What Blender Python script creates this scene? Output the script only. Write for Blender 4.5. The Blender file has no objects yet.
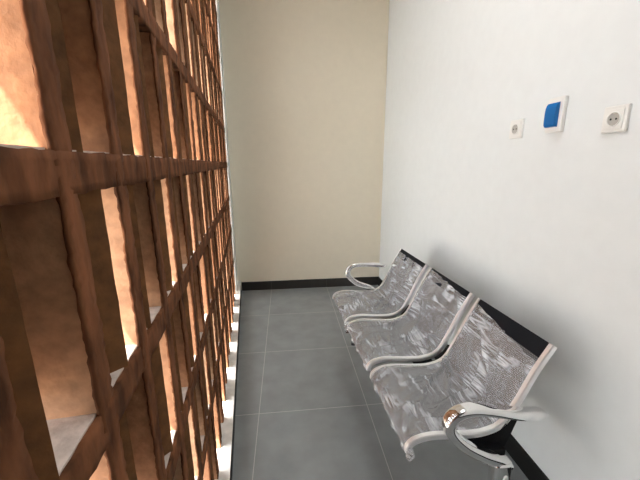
import bpy, bmesh, math, random
from mathutils import Vector, Matrix, noise

random.seed(7)
scene = bpy.context.scene
COL = scene.collection

# ------------------------------------------------------------------ camera
H = 1.3254
F_PX, PITCH, ROLL, YAW = 325.77, 0.2303, -0.0051, 0.1052
cam_d = bpy.data.cameras.new('camera')
cam = bpy.data.objects.new('camera', cam_d)
COL.objects.link(cam)
cy, sy, cp, sp = math.cos(YAW), math.sin(YAW), math.cos(PITCH), math.sin(PITCH)
fw = Vector((sy * cp, cy * cp, -sp))
rt = Vector((cy, -sy, 0))
up = rt.cross(fw)
r2 = rt * math.cos(ROLL) + up * math.sin(ROLL)
u2 = up * math.cos(ROLL) - rt * math.sin(ROLL)
m = Matrix((r2, u2, -fw)).transposed().to_4x4()
m.translation = (0, 0, H)
cam.matrix_world = m
cam_d.sensor_width = 36
cam_d.lens = F_PX / 640 * 36
cam_d.clip_start = 0.01
scene.camera = cam

# ------------------------------------------------------------------ sky, sun, added fill, exposure
world = bpy.data.worlds.new('sky')
scene.world = world
world.use_nodes = True
bg = world.node_tree.nodes['Background']
bg.inputs['Color'].default_value = (0.93, 0.97, 1.0, 1)
bg.inputs['Strength'].default_value = 2.2
sun_d = bpy.data.lights.new('sun', 'SUN')
sun_d.energy = 5.0
sun_d.color = (1.0, 0.96, 0.90)
sun_d.angle = math.radians(1.0)
sun = bpy.data.objects.new('sun', sun_d)
COL.objects.link(sun)
sun_from = Vector((-0.62, -0.58, 1.60))
sun.rotation_euler = sun_from.to_track_quat('Z', 'Y').to_euler()
fill_light_d = bpy.data.lights.new('added_ceiling_fill', 'AREA')  # added fill light under the ceiling, no fixture modelled
fill_light_d.shape = 'RECTANGLE'
fill_light_d.size, fill_light_d.size_y = 0.5, 1.4
fill_light_d.energy = 3.0
fill_light_d.color = (0.93, 0.97, 1.0)
fill_light = bpy.data.objects.new('added_ceiling_fill', fill_light_d)
COL.objects.link(fill_light)
fill_light.location = (0.45, 0.9, 2.985)
scene.view_settings.view_transform = 'Standard'
scene.view_settings.look = 'None'
scene.view_settings.gamma = 1.0
scene.view_settings.use_curve_mapping = False
scene.view_settings.exposure = 2.6

# ------------------------------------------------------------------ materials
def new_mat(name):
    mt = bpy.data.materials.new(name)
    mt.use_nodes = True
    nt = mt.node_tree
    return mt, nt, nt.nodes['Principled BSDF']

def nd(nt, typ, **kw):
    n = nt.nodes.new(typ)
    for k, v in kw.items():
        setattr(n, k, v)
    return n

def math_n(nt, op, a, b=None, c=None):
    n = nd(nt, 'ShaderNodeMath', operation=op)
    for i, v in enumerate((a, b, c)):
        if v is None:
            continue
        if isinstance(v, (int, float)):
            n.inputs[i].default_value = v
        else:
            nt.links.new(v, n.inputs[i])
    return n.outputs[0]

def simple(name, col, rough=0.5, metal=0.0, bump=0.0, scale=40.0, var=0.0, stretch=(1, 1, 1)):
    mt, nt, b = new_mat(name)
    b.inputs['Base Color'].default_value = (*col, 1)
    b.inputs['Roughness'].default_value = rough
    b.inputs['Metallic'].default_value = metal
    if bump or var:
        tc = nd(nt, 'ShaderNodeTexCoord')
        mp = nd(nt, 'ShaderNodeMapping')
        mp.inputs['Scale'].default_value = stretch
        nt.links.new(tc.outputs['Object'], mp.inputs['Vector'])
        nz = nd(nt, 'ShaderNodeTexNoise')
        nz.inputs['Scale'].default_value = scale
        nz.inputs['Detail'].default_value = 6
        nt.links.new(mp.outputs[0], nz.inputs['Vector'])
        if bump:
            bp = nd(nt, 'ShaderNodeBump')
            bp.inputs['Strength'].default_value = bump
            bp.inputs['Distance'].default_value = 0.004
            nt.links.new(nz.outputs['Fac'], bp.inputs['Height'])
            nt.links.new(bp.outputs[0], b.inputs['Normal'])
        if var:
            rp = nd(nt, 'ShaderNodeValToRGB')
            rp.color_ramp.elements[0].position = 0.3
            rp.color_ramp.elements[1].position = 0.72
            rp.color_ramp.elements[0].color = (*[c * (1 - var) for c in col], 1)
            rp.color_ramp.elements[1].color = (*[min(1, c * (1 + var)) for c in col], 1)
            nt.links.new(nz.outputs['Fac'], rp.inputs['Fac'])
            nt.links.new(rp.outputs[0], b.inputs['Base Color'])
    return mt

M = {}
M['paint'] = simple('white_wall_paint', (0.735, 0.75, 0.735), 0.75, bump=0.06, scale=18, var=0.015)
M['cream'] = simple('cream_wall_tone', (0.79, 0.72, 0.58), 0.75, bump=0.06, scale=18, var=0.015)  # warmer base colour for the end wall
M['contrast_grey'] = simple('dark_grey_chrome_contrast', (0.10, 0.11, 0.12), 0.7)  # dark tone on the unseen wall, added to deepen chrome reflections
M['lit_ledge'] = simple('mortar_ledge_lit_tone', (0.50, 0.41, 0.35), 0.9, bump=0.5, scale=60, var=0.2)  # daylight on the rail tops put into a paler colour
M['ceiling'] = simple('white_ceiling_paint', (0.8, 0.79, 0.76), 0.8)
M['concrete'] = simple('pale_sill_plaster', (0.66, 0.63, 0.58), 0.8, bump=0.3, scale=30, var=0.12)
M['mortar'] = simple('smeared_clay_mortar', (0.128, 0.050, 0.022), 0.9, bump=1.0, scale=34, var=0.6, stretch=(1, 1, 0.35))
M['chrome'] = simple('polished_chrome', (0.86, 0.86, 0.86), 0.045, 1.0)
M['trim_chrome'] = simple('brushed_chrome_trim', (0.92, 0.92, 0.92), 0.38, 0.9)
M['black'] = simple('black_powder_coated_steel', (0.006, 0.006, 0.007), 0.6)
M['rubber'] = simple('black_rubber', (0.01, 0.01, 0.01), 0.8)
M['vinyl'] = simple('black_vinyl', (0.008, 0.0085, 0.011), 0.6, bump=0.1, scale=160)
M['plastic'] = simple('white_switch_plastic', (0.78, 0.765, 0.72), 0.35)
M['grey'] = simple('grey_socket_well', (0.42, 0.40, 0.36), 0.5)
M['hole'] = simple('dark_pin_hole', (0.01, 0.01, 0.01), 0.7)
M['steel'] = simple('earthing_steel', (0.6, 0.58, 0.54), 0.3, 1.0)
M['ground'] = simple('sunny_concrete_ground', (0.46, 0.43, 0.39), 0.9, var=0.15, scale=3)

def brick_mat():
    mt, nt, b = new_mat('rough_terracotta_brick')
    g = nd(nt, 'ShaderNodeNewGeometry')
    rp = nd(nt, 'ShaderNodeValToRGB')
    e = rp.color_ramp.elements
    e[0].color = (0.30, 0.135, 0.06, 1)
    e[1].color = (0.50, 0.31, 0.185, 1)
    k = rp.color_ramp.elements.new(0.5)
    k.color = (0.39, 0.195, 0.10, 1)
    nt.links.new(g.outputs['Random Per Island'], rp.inputs['Fac'])
    tc = nd(nt, 'ShaderNodeTexCoord')
    nz = nd(nt, 'ShaderNodeTexNoise')
    nz.inputs['Scale'].default_value = 60
    nz.inputs['Detail'].default_value = 8
    nt.links.new(tc.outputs['Object'], nz.inputs['Vector'])
    mr = nd(nt, 'ShaderNodeMapRange')
    mr.inputs[1].default_value = 0.3
    mr.inputs[2].default_value = 0.7
    mr.inputs[3].default_value = 0.72
    mr.inputs[4].default_value = 1.12
    nt.links.new(nz.outputs['Fac'], mr.inputs[0])
    mx = nd(nt, 'ShaderNodeMix', data_type='RGBA', blend_type='MULTIPLY')
    mx.inputs['Factor'].default_value = 1
    nt.links.new(rp.outputs[0], mx.inputs['A'])
    nt.links.new(mr.outputs[0], mx.inputs['B'])
    nt.links.new(mx.outputs['Result'], b.inputs['Base Color'])
    bp = nd(nt, 'ShaderNodeBump')
    bp.inputs['Strength'].default_value = 0.7
    bp.inputs['Distance'].default_value = 0.003
    nt.links.new(nz.outputs['Fac'], bp.inputs['Height'])
    nt.links.new(bp.outputs[0], b.inputs['Normal'])
    b.inputs['Roughness'].default_value = 0.95
    return mt
M['brick'] = brick_mat()
for k in ('mortar', 'vinyl', 'black'):
    M[k].node_tree.nodes['Principled BSDF'].inputs['Specular IOR Level'].default_value = 0.12

M['shaded_brick'] = simple('shaded_terracotta_brick', (0.15, 0.062, 0.018), 0.92, bump=0.6, scale=50, var=0.3)  # shade on the slanted bricks put into a darker brick colour

def tile_mat(name, x0, y0, size, axis_xy=('X', 'Y'), col=(0.25, 0.262, 0.262), grout=(0.50, 0.49, 0.47), rough=0.42, gw=0.0016):
    mt, nt, b = new_mat(name)
    tc = nd(nt, 'ShaderNodeTexCoord')
    sx = nd(nt, 'ShaderNodeSeparateXYZ')
    nt.links.new(tc.outputs['Object'], sx.inputs[0])
    masks = []
    for ax, o in zip(axis_xy, (x0, y0)):
        if ax is None:
            continue
        t = math_n(nt, 'ADD', sx.outputs[ax], -o + size * 20)
        t = math_n(nt, 'MODULO', t, size)
        d = math_n(nt, 'MINIMUM', t, math_n(nt, 'SUBTRACT', size, t))
        masks.append(math_n(nt, 'LESS_THAN', d, gw))
    mk = masks[0]
    for q in masks[1:]:
        mk = math_n(nt, 'MAXIMUM', mk, q)
    nz = nd(nt, 'ShaderNodeTexNoise')
    nz.inputs['Scale'].default_value = 7
    nz.inputs['Detail'].default_value = 8
    nt.links.new(tc.outputs['Object'], nz.inputs['Vector'])
    rp = nd(nt, 'ShaderNodeValToRGB')
    rp.color_ramp.elements[0].position = 0.3
    rp.color_ramp.elements[1].position = 0.7
    rp.color_ramp.elements[0].color = (*[c * 0.88 for c in col], 1)
    rp.color_ramp.elements[1].color = (*[c * 1.12 for c in col], 1)
    nt.links.new(nz.outputs['Fac'], rp.inputs['Fac'])
    mx = nd(nt, 'ShaderNodeMix', data_type='RGBA')
    nt.links.new(mk, mx.inputs['Factor'])
    nt.links.new(rp.outputs[0], mx.inputs['A'])
    mx.inputs['B'].default_value = (*grout, 1)
    nt.links.new(mx.outputs['Result'], b.inputs['Base Color'])
    b.inputs['Roughness'].default_value = rough
    return mt

X1, Y3, T = -0.176, 1.54, 0.6
YB, XR, HB = 3.363, 1.0145, 0.095
YF, ZC = -1.6, 3.0
M['floor'] = tile_mat('dark_grey_floor_tile', X1, Y3, T)
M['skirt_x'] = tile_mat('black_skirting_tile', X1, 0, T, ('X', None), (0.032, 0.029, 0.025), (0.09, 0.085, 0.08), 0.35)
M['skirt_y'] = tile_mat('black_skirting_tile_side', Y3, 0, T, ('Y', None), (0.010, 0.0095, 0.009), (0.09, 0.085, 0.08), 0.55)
M['skirt_y'].node_tree.nodes['Principled BSDF'].inputs['Specular IOR Level'].default_value = 0.2

def shell_mat():
    """dark steel sheet with round perforations, a see-through hole every 8 mm"""
    mt, nt, b = new_mat('perforated_grey_steel')
    uv = nd(nt, 'ShaderNodeUVMap')
    sx = nd(nt, 'ShaderNodeSeparateXYZ')
    nt.links.new(uv.outputs[0], sx.inputs[0])
    p = 0.0075
    row = math_n(nt, 'FLOOR', math_n(nt, 'DIVIDE', sx.outputs['Y'], p * 0.87))
    off = math_n(nt, 'MULTIPLY', math_n(nt, 'MODULO', row, 2.0), 0.5)
    fu = math_n(nt, 'SUBTRACT', math_n(nt, 'FRACT', math_n(nt, 'ADD', math_n(nt, 'DIVIDE', sx.outputs['X'], p), off)), 0.5)
    fv = math_n(nt, 'SUBTRACT', math_n(nt, 'FRACT', math_n(nt, 'DIVIDE', sx.outputs['Y'], p * 0.87)), 0.5)
    d = math_n(nt, 'SQRT', math_n(nt, 'ADD', math_n(nt, 'MULTIPLY', fu, fu), math_n(nt, 'MULTIPLY', fv, fv)))
    hole = math_n(nt, 'LESS_THAN', d, 0.23)
    b.inputs['Base Color'].default_value = (0.125, 0.123, 0.124, 1)
    b.inputs['Metallic'].default_value = 0.3
    b.inputs['Roughness'].default_value = 0.42
    tr = nd(nt, 'ShaderNodeBsdfTransparent')
    mx = nd(nt, 'ShaderNodeMixShader')
    nt.links.new(hole, mx.inputs[0])
    nt.links.new(b.outputs[0], mx.inputs[1])
    nt.links.new(tr.outputs[0], mx.inputs[2])
    nt.links.new(mx.outputs[0], nt.nodes['Material Output'].inputs['Surface'])
    return mt
M['shell'] = shell_mat()

def film_mat():
    """thin clear polythene: mostly see-through, milkier along the crease streaks, glossy creases"""
    mt, nt, b = new_mat('clear_polythene_film')
    out = nt.nodes['Material Output']
    uv = nd(nt, 'ShaderNodeUVMap')
    folds = []
    for rot, sc, off, sharp in ((0.55, (1.4, 11, 1), 0.0, 20.0), (-0.75, (1.6, 11, 1), 3.7, 20.0), (1.25, (1.2, 10, 1), 8.1, 20.0), (0.95, (1.6, 16, 1), 5.5, 18.0)):
        mp = nd(nt, 'ShaderNodeMapping')
        mp.inputs['Rotation'].default_value = (0, 0, rot)
        mp.inputs['Scale'].default_value = sc
        mp.inputs['Location'].default_value = (off, off * 0.6, 0)
        nt.links.new(uv.outputs[0], mp.inputs['Vector'])
        nz = nd(nt, 'ShaderNodeTexNoise')
        nz.inputs['Scale'].default_value = 1.0
        nz.inputs['Detail'].default_value = 3
        nz.inputs['Distortion'].default_value = 0.5
        nt.links.new(mp.outputs[0], nz.inputs['Vector'])
        a = math_n(nt, 'ABSOLUTE', math_n(nt, 'SUBTRACT', nz.outputs['Fac'], 0.5))
        folds.append(math_n(nt, 'MAXIMUM', math_n(nt, 'SUBTRACT', 1.0, math_n(nt, 'MULTIPLY', a, sharp * 1.7)), 0.0))
    mk = nd(nt, 'ShaderNodeTexNoise')
    mk.inputs['Scale'].default_value = 8
    mk.inputs['Detail'].default_value = 2
    nt.links.new(uv.outputs[0], mk.inputs['Vector'])
    gate = nd(nt, 'ShaderNodeMapRange')
    gate.inputs[1].default_value = 0.42
    gate.inputs[2].default_value = 0.62
    gate.inputs[3].default_value = 0.12
    nt.links.new(mk.outputs['Fac'], gate.inputs[0])
    f = folds[0]
    for q in folds[1:]:
        f = math_n(nt, 'MAXIMUM', f, q)
    f = math_n(nt, 'MULTIPLY', f, gate.outputs[0])
    bp = nd(nt, 'ShaderNodeBump')
    bp.inputs['Strength'].default_value = 1.0
    bp.inputs['Distance'].default_value = 0.003
    nt.links.new(f, bp.inputs['Height'])
    gl = nd(nt, 'ShaderNodeBsdfGlossy')
    gl.inputs['Roughness'].default_value = 0.14
    nt.links.new(bp.outputs[0], gl.inputs['Normal'])
    df = nd(nt, 'ShaderNodeBsdfDiffuse')
    df.inputs['Color'].default_value = (0.88, 0.89, 0.92, 1)
    tr = nd(nt, 'ShaderNodeBsdfTransparent')
    a = nd(nt, 'ShaderNodeMixShader')
    nt.links.new(math_n(nt, 'MULTIPLY_ADD', math_n(nt, 'POWER', f, 1.2), 0.55, 0.18), a.inputs[0])
    nt.links.new(tr.outputs[0], a.inputs[1])
    nt.links.new(df.outputs[0], a.inputs[2])
    fr = nd(nt, 'ShaderNodeFresnel')
    fr.inputs['IOR'].default_value = 1.5
    nt.links.new(bp.outputs[0], fr.inputs['Normal'])
    c = nd(nt, 'ShaderNodeMixShader')
    nt.links.new(math_n(nt, 'MULTIPLY_ADD', fr.outputs[0], 1.1, 0.05), c.inputs[0])
    nt.links.new(a.outputs[0], c.inputs[1])
    nt.links.new(gl.outputs[0], c.inputs[2])
    nt.links.new(c.outputs[0], out.inputs['Surface'])
    return mt
M['film'] = film_mat()

def blue_mat():
    mt, nt, b = new_mat('translucent_blue_cover')
    b.inputs['Base Color'].default_value = (0.015, 0.19, 0.50, 1)
    b.inputs['Roughness'].default_value = 0.12
    tr = nd(nt, 'ShaderNodeBsdfTransparent')
    tr.inputs['Color'].default_value = (0.03, 0.30, 0.75, 1)
    mx = nd(nt, 'ShaderNodeMixShader')
    mx.inputs[0].default_value = 0.35
    nt.links.new(b.outputs[0], mx.inputs[1])
    nt.links.new(tr.outputs[0], mx.inputs[2])
    nt.links.new(mx.outputs[0], nt.nodes['Material Output'].inputs['Surface'])
    return mt
M['blue'] = blue_mat()

# ------------------------------------------------------------------ mesh helpers
def link(name, bm, mat, parent=None, smooth=False, loc=None):
    me = bpy.data.meshes.new(name)
    bmesh.ops.recalc_face_normals(bm, faces=bm.faces)
    bm.to_mesh(me)
    bm.free()
    if mat:
        me.materials.append(mat)
    if smooth:
        for p in me.polygons:
            p.use_smooth = True
    o = bpy.data.objects.new(name, me)
    COL.objects.link(o)
    if parent:
        o.parent = parent
    if loc:
        o.location = loc
    return o

def box(bm, x0, x1, y0, y1, z0, z1, bevel=0.0, segs=2):
    r = bmesh.ops.create_cube(bm, size=1)
    vs = r['verts']
    for v in vs:
        v.co = Vector(((x0 + x1) / 2 + v.co.x * (x1 - x0), (y0 + y1) / 2 + v.co.y * (y1 - y0), (z0 + z1) / 2 + v.co.z * (z1 - z0)))
    if bevel:
        es = list({e for v in vs for e in v.link_edges})
        bmesh.ops.bevel(bm, geom=es, offset=bevel, segments=segs, affect='EDGES', profile=0.6)

def sweep(bm, pts, section, side=Vector((0, 1, 0)), caps=True, scale=None):
    """sweep a closed 2-D section (side, normal) along pts"""
    n = len(pts)
    rings = []
    for i, p in enumerate(pts):
        t = (pts[min(i + 1, n - 1)] - pts[max(i - 1, 0)]).normalized()
        nn = t.cross(side).normalized()
        s = scale(i / (n - 1)) if scale else (1, 1)
        rings.append([bm.verts.new(p + side * a * s[0] + nn * b * s[1]) for a, b in section])
    k = len(section)
    for i in range(n - 1):
        for j in range(k):
            bm.faces.new((rings[i][j], rings[i][(j + 1) % k], rings[i + 1][(j + 1) % k], rings[i + 1][j]))
    if caps:
        bm.faces.new(rings[0][::-1])
        bm.faces.new(rings[-1])

def spline(pts, n=60):
    """Catmull-Rom through pts, resampled evenly"""
    P = [Vector(p) for p in pts]
    P = [P[0] * 2 - P[1]] + P + [P[-1] * 2 - P[-2]]
    out = []
    for i in range(1, len(P) - 2):
        for k in range(24):
            t = k / 24
            a, b, c, d = P[i - 1], P[i], P[i + 1], P[i + 2]
            out.append(0.5 * ((2 * b) + (c - a) * t + (2 * a - 5 * b + 4 * c - d) * t * t + (3 * b - a - 3 * c + d) * t ** 3))
    out.append(P[-2])
    L = [0]
    for a, b in zip(out, out[1:]):
        L.append(L[-1] + (b - a).length)
    res, j = [], 0
    for q in range(n):
        s = L[-1] * q / (n - 1)
        while j < len(L) - 2 and L[j + 1] < s:
            j += 1
        f = 0 if L[j + 1] == L[j] else (s - L[j]) / (L[j + 1] - L[j])
        res.append(out[j].lerp(out[j + 1], min(1, max(0, f))))
    return res

def oval(w, h, k=14, e=2.6):
    o = []
    for i in range(k):
        a = 2 * math.pi * i / k
        c, s = math.cos(a), math.sin(a)
        o.append((w * math.copysign(abs(c) ** (2 / e), c), h * math.copysign(abs(s) ** (2 / e), s)))
    return o

def empty(name, loc, label, cat, rz=0, group=None):
    o = bpy.data.objects.new(name, None)
    o.empty_display_size = 0.1
    COL.objects.link(o)
    o.location = loc
    o.rotation_euler = (0, 0, rz)
    o['label'] = label
    o['category'] = cat
    if group:
        o['group'] = group
    return o

def struct(o, label, cat):
    o['kind'] = 'structure'
    o['label'] = label
    o['category'] = cat
    return o

# ------------------------------------------------------------------ lattice frame of reference
# the pierced left wall is not square to the room: u runs along it, w into the room, z up
AL = math.radians(-6.1)
LA = Vector((-0.1815, 0, 0))
def lat_point(u, w, z):
    """u metres along the wall (measured as room depth Y), w metres towards the room"""
    d = Vector((math.tan(AL), 1, 0))
    n = Vector((math.cos(AL), -math.sin(AL), 0))
    return LA + d * u + n * w + Vector((0, 0, z))

# ------------------------------------------------------------------ room shell
bm = bmesh.new()
box(bm, -0.62, XR + 0.12, YF, YB + 0.12, -0.12, 0.0)
struct(link('floor', bm, M['floor']), 'dark grey square floor tiles with pale grout lines', 'floor')
bm = bmesh.new()
box(bm, -0.62, XR + 0.12, YF, YB + 0.12, ZC, ZC + 0.12)
struct(link('ceiling', bm, M['ceiling']), 'plain white ceiling above the waiting corridor', 'ceiling')
bm = bmesh.new()
box(bm, XR, XR + 0.12, YF, YB, 0, ZC)
struct(link('wall_right', bm, M['paint']), 'white painted wall behind the steel bench', 'wall')
bm = bmesh.new()
box(bm, -0.62, XR + 0.12, YB, YB + 0.12, 0, ZC)
struct(link('wall_back', bm, M['cream']), 'cream white end wall of the corridor', 'wall')
bm = bmesh.new()
box(bm, -0.49, XR, YB - 0.011, YB, 0, HB)
struct(link('baseboard_back', bm, M['skirt_x']), 'black tile skirting along the end wall', 'baseboard')
bm = bmesh.new()
box(bm, XR - 0.011, XR, YF, YB - 0.011, 0, HB)
struct(link('baseboard_right', bm, M['skirt_y']), 'black tile skirting along the wall behind the bench', 'baseboard')

bm = bmesh.new()
box(bm, -0.62, XR + 0.12, YF - 0.12, YF, 0, ZC)
struct(link('added_unseen_wall_front', bm, M['contrast_grey']), 'unseen wall added behind the camera, dark grey to deepen the chrome reflections', 'wall')

# left wall: plinth under the lattice, plastered end pier, pierced terracotta lattice
SILL = 0.108
U0, U1 = -1.55, 3.06
SK = 0.043        # skirting face stands this far in front of the lattice face
def lat_box(bm, u0, u1, w0, w1, z0, z1):
    c = [lat_point(u, w, z) for z in (z0, z1) for u, w in ((u0, w0), (u1, w0), (u1, w1), (u0, w1))]
    v = [bm.verts.new(p) for p in c]
    for f in ((0, 1, 2, 3), (4, 5, 6, 7), (0, 1, 5, 4), (1, 2, 6, 5), (2, 3, 7, 6), (3, 0, 4, 7)):
        bm.faces.new([v[i] for i in f])

bm = bmesh.new()
lat_box(bm, U1, YB, -0.13, 0.008, SILL, ZC)
lat_box(bm, U0, YB, -0.13, SK - 0.012, 0.0, SILL)
wall_left = struct(link('wall_left', bm, M['paint']), 'pierced terracotta brick lattice wall along the left side', 'wall')
bm = bmesh.new()
lat_box(bm, U0, YB - 0.012, SK - 0.012, SK, 0, SILL - 0.011)
struct(link('baseboard_left', bm, M['skirt_y']), 'black tile skirting under the terracotta lattice', 'baseboard')
bm = bmesh.new()
lat_box(bm, U0, YB, -0.128, SK + 0.001, SILL - 0.01, SILL + 0.003)
link('sill', bm, M['concrete'], wall_left)

PITCH_Z, TOP0, RAIL_T = 0.295, 1.339, 0.044
RAILS = [TOP0 + PITCH_Z * k for k in range(-3, 6)]      # top heights of the rails
BAR_P, BAR_W, DEPTH = 0.1465, 0.036, 0.115
BARS = [0.363 + BAR_P * k for k in range(-13, 19)]

def rough(p, amp, f=38.0):
    return p + noise.noise_vector(p * f) * amp * 0.40 + noise.noise_vector(p * f * 3.3) * amp * 0.60

def grid_box(bm, u0, u1, w0, w1, z0, z1, nu, nw, nz, amp, f=38.0):
    """box with subdivided faces whose surface is roughened, in lattice coordinates"""
    cache = {}
    def vert(i, j, k):
        if (i, j, k) not in cache:
            p = lat_point(u0 + (u1 - u0) * i / nu, w0 + (w1 - w0) * j / nw, z0 + (z1 - z0) * k / nz)
            cache[(i, j, k)] = bm.verts.new(rough(p, amp, f))
        return cache[(i, j, k)]
    for i in range(nu):
        for j in range(nw):
            for k in (0, nz):
                bm.faces.new((vert(i, j, k), vert(i + 1, j, k), vert(i + 1, j + 1, k), vert(i, j + 1, k)))
        for k in range(nz):
            for j in (0, nw):
                bm.faces.new((vert(i, j, k), vert(i + 1, j, k), vert(i + 1, j, k + 1), vert(i, j, k + 1)))
    for j in range(nw):
        for k in range(nz):
            for i in (0, nu):
                bm.faces.new((vert(i, j, k), vert(i, j + 1, k), vert(i, j + 1, k + 1), vert(i, j, k + 1)))

for zt in RAILS:
    bm = bmesh.new()
    zz = min(zt, ZC - 0.002)
    grid_box(bm, U0, U1 + 0.002, -DEPTH, 0.0, zz - RAIL_T, zz, 420, 3, 4, 0.0036, 30)
    rail = link('rail', bm, M['mortar'], wall_left, smooth=True)
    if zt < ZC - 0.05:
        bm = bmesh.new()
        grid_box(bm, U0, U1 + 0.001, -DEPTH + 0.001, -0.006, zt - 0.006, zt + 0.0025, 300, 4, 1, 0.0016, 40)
        link('rail_top_lit_layer', bm, M['lit_ledge'], rail)  # pale layer added on the rail top to look lit
ROWS = {-4: (SILL + 0.004, RAILS[0] - RAIL_T)}         # row number -> clear opening (bottom, top)
for k in range(-3, 6):
    z0 = TOP0 + PITCH_Z * k
    z1 = min(TOP0 + PITCH_Z * (k + 1) - RAIL_T, ZC)
    if z1 - z0 > 0.05:
        ROWS[k] = (z0, z1)
for bi, ub in enumerate(BARS):
    bm = bmesh.new()
    # clay mortar bar in front, the brick edge it covers behind
    grid_box(bm, ub - BAR_W / 2, ub + BAR_W / 2, -0.004, 0.0, SILL, ZC, 4, 1, 420, 0.0034, 34)
    post = link('post', bm, M['mortar'], wall_left, smooth=True)
    bm = bmesh.new()
    for z0, z1 in ROWS.values():
        du = random.uniform(-0.002, 0.002)
        grid_box(bm, ub - 0.0155 + du, ub + 0.0155 + du, -0.085, -0.003, z0 - 0.006, z1 + 0.006, 1, 4, 14, 0.0014, 45)
    link('brick', bm, M['brick'], post)

# thin slanted bricks standing in the openings; every second opening is turned to let the light through
OPEN = {(0, -1), (0, 6), (-2, 5), (0, 9), (-1, 15), (1, 10), (2, 12), (-2, 10), (-3, 12), (1, 4), (3, 14), (0, 13), (-1, 11)}
def slab(bm, u_f, u_b, w_f, w_b, th, z0, z1):
    a, b = Vector((u_f, w_f)), Vector((u_b, w_b))
    d = (b - a).normalized()
    n = Vector((-d.y, d.x)) * th / 2
    prof = [a + n, a - n, b - n, b + n]
    nz = 10
    rows = [[bm.verts.new(rough(lat_point(q.x, q.y, z0 + (z1 - z0) * k / nz), 0.0012, 45)) for q in prof] for k in range(nz + 1)]
    for k in range(nz):
        for j in range(4):
            bm.faces.new((rows[k][j], rows[k][(j + 1) % 4], rows[k + 1][(j + 1) % 4], rows[k + 1][j]))
    bm.faces.new(rows[0][::-1])
    bm.faces.new(rows[-1])
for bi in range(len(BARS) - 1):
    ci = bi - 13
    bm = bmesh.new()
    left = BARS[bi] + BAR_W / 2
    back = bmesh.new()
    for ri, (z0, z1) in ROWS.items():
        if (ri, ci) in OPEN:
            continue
        if (ci + ri) % 2 == 0:       # closed opening: short slanted brick and an added brick across the back to block light, raised off the ledge
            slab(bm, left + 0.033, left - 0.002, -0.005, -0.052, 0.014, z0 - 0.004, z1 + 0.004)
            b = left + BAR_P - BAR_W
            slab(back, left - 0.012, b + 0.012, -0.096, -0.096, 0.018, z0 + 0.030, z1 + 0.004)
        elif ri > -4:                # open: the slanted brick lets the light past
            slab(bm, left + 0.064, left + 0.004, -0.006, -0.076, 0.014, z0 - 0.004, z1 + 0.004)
    link('light_block_brick', back, M['brick'], wall_left)
    link('slanted_brick', bm, M['shaded_brick'], wall_left)

bm = bmesh.new()
box(bm, -9, -0.75, -9, 14, -0.14, -0.12)
g = link('ground', bm, M['ground'])
struct(g, 'pale sunlit ground outside the brick lattice', 'ground')

# ------------------------------------------------------------------ three-seat bench
BENCH_RZ = math.atan(0.045)
bench = empty('waiting_bench', (0.375, 0.845, 0), 'three-seat perforated steel waiting bench with chrome arms, wrapped in clear plastic', 'bench', BENCH_RZ)
PROFILE = [(0.0, 0.400), (0.004, 0.424), (0.028, 0.442), (0.085, 0.450), (0.18, 0.440), (0.265, 0.437), (0.335, 0.463), (0.382, 0.540), (0.432, 0.650), (0.484, 0.742)]
SEAT_W, SEAT_P = 0.398, 0.44

def prof_points(n=70):
    return spline([(x, 0, z) for x, z in PROFILE], n)

def normals(pts):
    out = []
    for i in range(len(pts)):
        t = (pts[min(i + 1, len(pts) - 1)] - pts[max(i - 1, 0)]).normalized()
        out.append(Vector((-t.z, 0, t.x)))          # up / towards the sitter
    return out

PP = prof_points()
PN = normals(PP)
PL = [0.0]
for a, b in zip(PP, PP[1:]):
    PL.append(PL[-1] + (b - a).length)

def sheet(bm, y0, y1, i0, i1, nv, off, uvname='UVMap'):
    """surface following the seat profile from index i0 to i1; off(i, v) -> lift along the normal"""
    uvl = bm.loops.layers.uv.new(uvname)
    g = []
    for i in range(i0, i1 + 1):
        g.append([bm.verts.new(PP[i] + PN[i] * off(i, j / nv) + Vector((0, y0 + (y1 - y0) * j / nv, 0))) for j in range(nv + 1)])
    for i in range(i1 - i0):
        for j in range(nv):
            f = bm.faces.new((g[i][j], g[i][j + 1], g[i + 1][j + 1], g[i + 1][j]))
            uv = [((y1 - y0) * (j + b), PL[i0 + i + a]) for a, b in ((0, 0), (0, 1), (1, 1), (1, 0))]
            for lp, (a, b) in zip(f.loops, ((0, 0), (0, 1), (1, 1), (1, 0))):
                lp[uvl].uv = ((y1 - y0) * (j + b) / nv, PL[i0 + i + a])

def crease(seed):
    r = random.Random(seed)
    folds = []
    for k in range(26):
        folds.append((r.uniform(0, 0.4), r.uniform(0, 0.95), r.gauss(0.9, 0.7), r.uniform(0.06, 0.24), r.uniform(0.006, 0.014), r.uniform(0.004, 0.011)))
    # long pulls that run from the front corner up into the bend
    for k in range(7):
        folds.append((r.uniform(0.05, 0.35), r.uniform(0.25, 0.5), 1.2 + r.gauss(0, 0.35), r.uniform(0.18, 0.32), r.uniform(0.005, 0.010), r.uniform(0.008, 0.014)))
    def f(y, l):
        h = 0.006 + 0.004 * noise.noise(Vector((y * 12, l * 12, seed * 7.3)))
        for (cy_, cl, a, ln, wd, ht) in folds:
            dx, dy = y - cy_, l - cl
            p = dx * math.cos(a) + dy * math.sin(a)
            q = -dx * math.sin(a) + dy * math.cos(a) + 0.006 * math.sin(p * 30 + cl * 9)
            if abs(p) < ln:
                h += ht * math.exp(-(q / wd) ** 2) * (1 - (p / ln) ** 2)
        h += 0.002 * noise.ridged_multi_fractal(Vector((y * 14 + l * 6, l * 16, seed * 3.1)), 1.0, 2.0, 3, 1.0, 2.0) * 0.5
        return h
    return f

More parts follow.
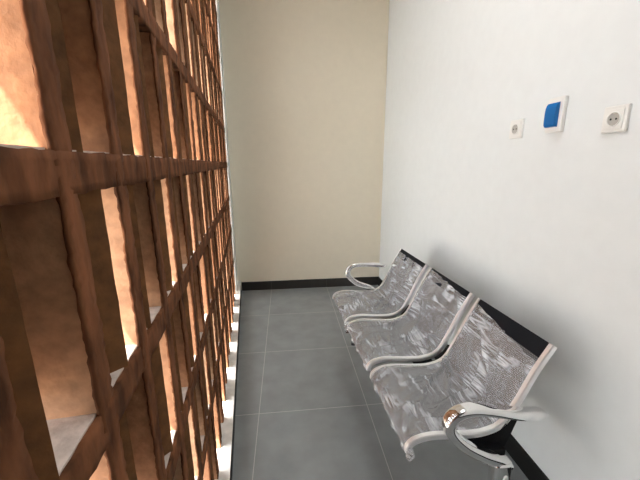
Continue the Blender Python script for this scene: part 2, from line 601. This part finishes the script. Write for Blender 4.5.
def make_seat(idx, y0):
    y1 = y0 + SEAT_W
    last = len(PP) - 1
    top_i = max(i for i in range(len(PL)) if PL[i] < PL[-1] - 0.055)      # where the vinyl head strip starts
    bm = bmesh.new()
    sheet(bm, y0, y1, 0, last, 12, lambda i, v: 0.0)
    seat = link('seat_shell', bm, M['shell'], bench, smooth=True)
    md = seat.modifiers.new('thickness', 'SOLIDIFY')
    md.thickness = 0.002
    md.offset = -1
    # black head strip along the top edge
    bm = bmesh.new()
    sec = [(-SEAT_W / 2 + 0.012, -0.004), (SEAT_W / 2 - 0.012, -0.004), (SEAT_W / 2 - 0.012, 0.006), (-SEAT_W / 2 + 0.012, 0.006)]
    sweep(bm, [p + Vector((0, (y0 + y1) / 2, 0)) for p in PP[top_i:]], sec)
    hs = link('head_strip', bm, M['vinyl'], seat)
    hs['label'] = 'bare black strip along the top of the backrest'
    # chrome edge trims
    for ys in (y0 + 0.009, y1 - 0.009):
        bm = bmesh.new()
        sec = [(-0.010, -0.011), (0.010, -0.011), (0.010, 0.004), (0.007, 0.008), (-0.007, 0.008), (-0.010, 0.004)]
        sweep(bm, [p + Vector((0, ys, 0)) for p in PP], sec)
        link('edge_trim', bm, M['trim_chrome'], seat, smooth=False)
    # polythene wrap, wrinkled
    cf = crease(idx + 3)
    bm = bmesh.new()
    nv, NI = 110, 190
    uvl = bm.loops.layers.uv.new('UVMap')
    SP = spline([(x, 0, z) for x, z in PROFILE], 240)
    SN = normals(SP)
    total = PL[-1]
    near_gap, far_gap = ((0.080, 0.022), (0.034, 0.004), (0.026, 0.022))[idx]
    ext = -0.010
    rows, uvs = [], []
    for i in range(NI + 1):
        row, ur = [], []
        for j in range(nv + 1):
            v = j / nv
            y = -ext + (SEAT_W + 2 * ext) * v
            end = total - near_gap - (far_gap - near_gap) * v + 0.006 * noise.noise(Vector((y * 22, idx * 5.0, 0)))
            sl = end * i / NI
            q = min(238.999, sl / total * 239)
            k = int(q)
            pos = SP[k].lerp(SP[k + 1], q - k)
            nor = SN[k].lerp(SN[k + 1], q - k)
            em = min(v, 1 - v)
            edge = min(1.0, em / 0.08)
            h = cf(y, sl) * (0.25 + 0.75 * edge) + 0.011 * (1 - edge) - 0.010 * max(0, 1 - em / 0.03)
            h += 0.0015 * noise.noise(Vector((y * 60, sl * 30, idx))) * (1 - edge)
            row.append(bm.verts.new(pos + nor * h + Vector((0, y0 + y, 0))))
            ur.append((y + idx * 0.7, sl))
        rows.append(row)
        uvs.append(ur)
    for i in range(NI):
        for j in range(nv):
            f = bm.faces.new((rows[i][j], rows[i][j + 1], rows[i + 1][j + 1], rows[i + 1][j]))
            for lp, (a, b) in zip(f.loops, ((0, 0), (0, 1), (1, 1), (1, 0))):
                lp[uvl].uv = uvs[i + a][j + b]
    w = link('plastic_wrap', bm, M['film'], seat, smooth=True)
    w['label'] = 'creased clear polythene film'
    # steel bracket under the pan
    bm = bmesh.new()
    box(bm, 0.14, 0.37, (y0 + y1) / 2 - 0.03, (y0 + y1) / 2 + 0.03, 0.395, 0.425, 0.004)
    link('pan_bracket', bm, M['black'], seat)
    return seat
for k in range(3):
    make_seat(k, SEAT_P * k)

# beam and the black end plates under the pans
bm = bmesh.new()
box(bm, 0.27, 0.335, -0.03, 1.33, 0.335, 0.395, 0.006)
link('beam', bm, M['black'], bench)
for ys in (0.004, SEAT_P - 0.021, 2 * SEAT_P - 0.021, 1.282 - 0.01):
    bm = bmesh.new()
    pts = [(0.19, 0.424), (0.22, 0.424), (0.27, 0.420), (0.325, 0.440), (0.37, 0.51), (0.395, 0.50), (0.37, 0.42), (0.34, 0.34), (0.25, 0.34)]
    a = [bm.verts.new((x, ys - 0.005, z)) for x, z in pts]
    b = [bm.verts.new((x, ys + 0.005, z)) for x, z in pts]
    bm.faces.new(a)
    bm.faces.new(b[::-1])
    for i in range(len(pts)):
        bm.faces.new((a[i], a[(i + 1) % len(pts)], b[(i + 1) % len(pts)], b[i]))
    link('seat_bracket', bm, M['black'], bench)

ARM_NEAR = [(0.340, 0.340), (0.315, 0.367), (0.248, 0.400), (0.176, 0.448), (0.126, 0.500), (0.110, 0.541), (0.131, 0.572), (0.175, 0.584), (0.245, 0.574), (0.355, 0.545), (0.410, 0.538), (0.458, 0.536)]
ARM_FAR = [(0.340, 0.36), (0.285, 0.437), (0.185, 0.483), (0.124, 0.535), (0.108, 0.575), (0.125, 0.61), (0.170, 0.627), (0.27, 0.624), (0.34, 0.614), (0.398, 0.607)]
def arm(pts, y):
    bm = bmesh.new()
    P = spline([(x, y, z) for x, z in pts], 70)
    def sc(t):
        e = 1.0
        if t > 0.95:
            e = math.sqrt(max(0.02, 1 - ((t - 0.95) / 0.05) ** 2))
        return (e * (0.90 + 0.15 * t), e * (1.25 - 0.45 * t))
    sweep(bm, P, oval(0.022, 0.0165, 20, 3.4), scale=sc)
    return link('armrest', bm, M['chrome'], bench, smooth=True)
arm([(x * 0.985, z - 0.006) for x, z in ARM_NEAR], -0.04)
arm(ARM_FAR, 1.318)

def leg(y):
    bm = bmesh.new()
    P = spline([(0.311, y, 0.362), (0.312, y, 0.33), (0.314, y, 0.27), (0.320, y, 0.15), (0.335, y, 0.08)], 30)
    sweep(bm, P, oval(0.0225, 0.031, 20, 4.0))
    lg = link('leg', bm, M['chrome'], bench, smooth=True)
    # oval cover on each face of the leg
    ring = [(0.318 + a, 0.292 + b) for a, b in oval(0.011, 0.032, 18, 2.4)]
    for sgn in (-1, 1):
        bm = bmesh.new()
        v0 = [bm.verts.new((x, y + sgn * 0.0210, z)) for x, z in ring]
        v1 = [bm.verts.new((0.318 + (x - 0.318) * 0.8, y + sgn * 0.0255, 0.292 + (z - 0.292) * 0.88)) for x, z in ring]
        bm.faces.new(v1)
        for i in range(18):
            bm.faces.new((v0[i], v0[(i + 1) % 18], v1[(i + 1) % 18], v1[i]))
        link('leg_cover', bm, M['trim_chrome'], lg)
    bm = bmesh.new()
    P = spline([(0.150, y, 0.030), (0.21, y, 0.046), (0.335, y, 0.085), (0.45, y, 0.050), (0.53, y, 0.028)], 40)
    sweep(bm, P, oval(0.022, 0.015, 14, 3))
    link('foot', bm, M['chrome'], lg, smooth=True)
    for x in (0.163, 0.515):
        bm = bmesh.new()
        bmesh.ops.create_cone(bm, cap_ends=True, segments=18, radius1=0.019, radius2=0.014, depth=0.024)
        bmesh.ops.translate(bm, vec=(x, y, 0.012), verts=bm.verts)
        link('rubber_foot', bm, M['rubber'], lg)
leg(-0.04)
leg(1.318)

# bunched polythene at the gap between the two far seats
def bundle(x, y, z, r, seed):
    bm = bmesh.new()
    bmesh.ops.create_icosphere(bm, subdivisions=4, radius=1)
    uvl = bm.loops.layers.uv.new('UVMap')
    for v in bm.verts:
        n = noise.ridged_multi_fractal(v.co * 2.2 + Vector((seed, 0, 0)), 1.0, 2.0, 4, 1.0, 2.0)
        s = 0.75 + 0.22 * n
        v.co = Vector((x + v.co.x * r[0] * s, y + v.co.y * r[1] * s, z + v.co.z * r[2] * s))
    for f in bm.faces:
        for lp in f.loops:
            lp[uvl].uv = (lp.vert.co.x * 4, lp.vert.co.z * 4)
    o = link('plastic_bunch', bm, M['film'], bench, smooth=True)
    o['label'] = 'bunched end of the clear polythene film'
bundle(0.004, 2 * SEAT_P - 0.021, 0.402, (0.022, 0.030, 0.030), 2.0)
bm = bmesh.new()
box(bm, -0.010, 0.06, 2 * SEAT_P - 0.034, 2 * SEAT_P - 0.008, 0.366, 0.378, 0.003)
link('end_cap', bm, M['black'], bench)
bundle(0.006, -0.004, 0.398, (0.013, 0.014, 0.024), 5.0)

# ------------------------------------------------------------------ wall fittings
def socket(y, z, label):
    t = empty('power_socket', (XR, y, z), label, 'power socket', 0, 'power sockets on the white wall')
    bm = bmesh.new()
    box(bm, -0.010, 0.0, -0.039, 0.039, -0.039, 0.039, 0.004, 3)
    plate = link('plate', bm, M['plastic'], t)
    bm = bmesh.new()                                  # raised inner frame
    box(bm, -0.0125, -0.0095, -0.029, 0.029, -0.029, 0.029, 0.0012)
    link('inner_frame', bm, M['plastic'], plate)
    # round well: raised rim, sloping wall and floor
    bm = bmesh.new()
    n = 36
    prof = [(0.0225, -0.0124), (0.0222, -0.0150), (0.0200, -0.0152), (0.0190, -0.0128)]
    rings = [[bm.verts.new((x, r * math.cos(2 * math.pi * i / n), r * math.sin(2 * math.pi * i / n))) for i in range(n)] for r, x in prof]
    for a, b in zip(rings, rings[1:]):
        for i in range(n):
            bm.faces.new((a[i], a[(i + 1) % n], b[(i + 1) % n], b[i]))
    link('well_rim', bm, M['plastic'], t, smooth=True)
    bm = bmesh.new()
    bmesh.ops.create_circle(bm, cap_ends=True, segments=n, radius=0.0192)
    bmesh.ops.rotate(bm, matrix=Matrix.Rotation(math.pi / 2, 3, 'Y'), verts=bm.verts)
    bmesh.ops.translate(bm, vec=(-0.0127, 0, 0), verts=bm.verts)
    well = link('well', bm, M['grey'], t)
    for s in (-1, 1):
        bm = bmesh.new()
        bmesh.ops.create_cone(bm, cap_ends=True, segments=14, radius1=0.0030, radius2=0.0030, depth=0.0008)
        bmesh.ops.rotate(bm, matrix=Matrix.Rotation(math.pi / 2, 3, 'Y'), verts=bm.verts)
        bmesh.ops.translate(bm, vec=(-0.0132, s * 0.0085, 0), verts=bm.verts)
        link('pin_hole', bm, M['hole'], well)
        bm = bmesh.new()
        box(bm, -0.0150, -0.0125, -0.0025, 0.0025, s * 0.0175 - 0.002, s * 0.0175 + 0.002)
        link('earth_clip', bm, M['steel'], well)
    return t
socket(1.391, 1.467, 'small white wall socket farthest from the camera, left of the blue breaker box')
socket(0.950, 1.453, 'white wall socket nearest the camera, right of the blue breaker box')

bb = empty('breaker_box', (XR, 1.180, 1.496), 'white breaker box with a blue see-through cover between the two sockets', 'breaker box')
bm = bmesh.new()
box(bm, -0.016, 0, -0.037, 0.037, -0.062, 0.062, 0.004, 3)
link('housing', bm, M['plastic'], bb)
bm = bmesh.new()                                      # curved cover, extruded along y
sec = [(-0.015, -0.043), (-0.026, -0.041), (-0.030, -0.034), (-0.031, -0.020), (-0.031, 0.010), (-0.030, 0.024), (-0.027, 0.034), (-0.023, 0.041), (-0.015, 0.044)]
ya, yb = -0.021, 0.029
A = [bm.verts.new((x, ya, z)) for x, z in sec]
B = [bm.verts.new((x, yb, z)) for x, z in sec]
for i in range(len(sec) - 1):
    bm.faces.new((A[i], A[i + 1], B[i + 1], B[i]))
bm.faces.new(A)
bm.faces.new(B[::-1])
cv = link('cover', bm, M['blue'], bb)
cv['label'] = 'blue see-through hinged cover'
for k, yy in enumerate((-0.012, 0.010)):
    bm = bmesh.new()
    box(bm, -0.024, -0.0165, yy - 0.0085, yy + 0.0085, -0.034, 0.034, 0.002)
    br = link('breaker', bm, M['plastic'], bb)
    bm = bmesh.new()
    box(bm, -0.029, -0.0235, yy - 0.004, yy + 0.004, -0.008, 0.004, 0.001)
    link('toggle', bm, M['hole'], br)
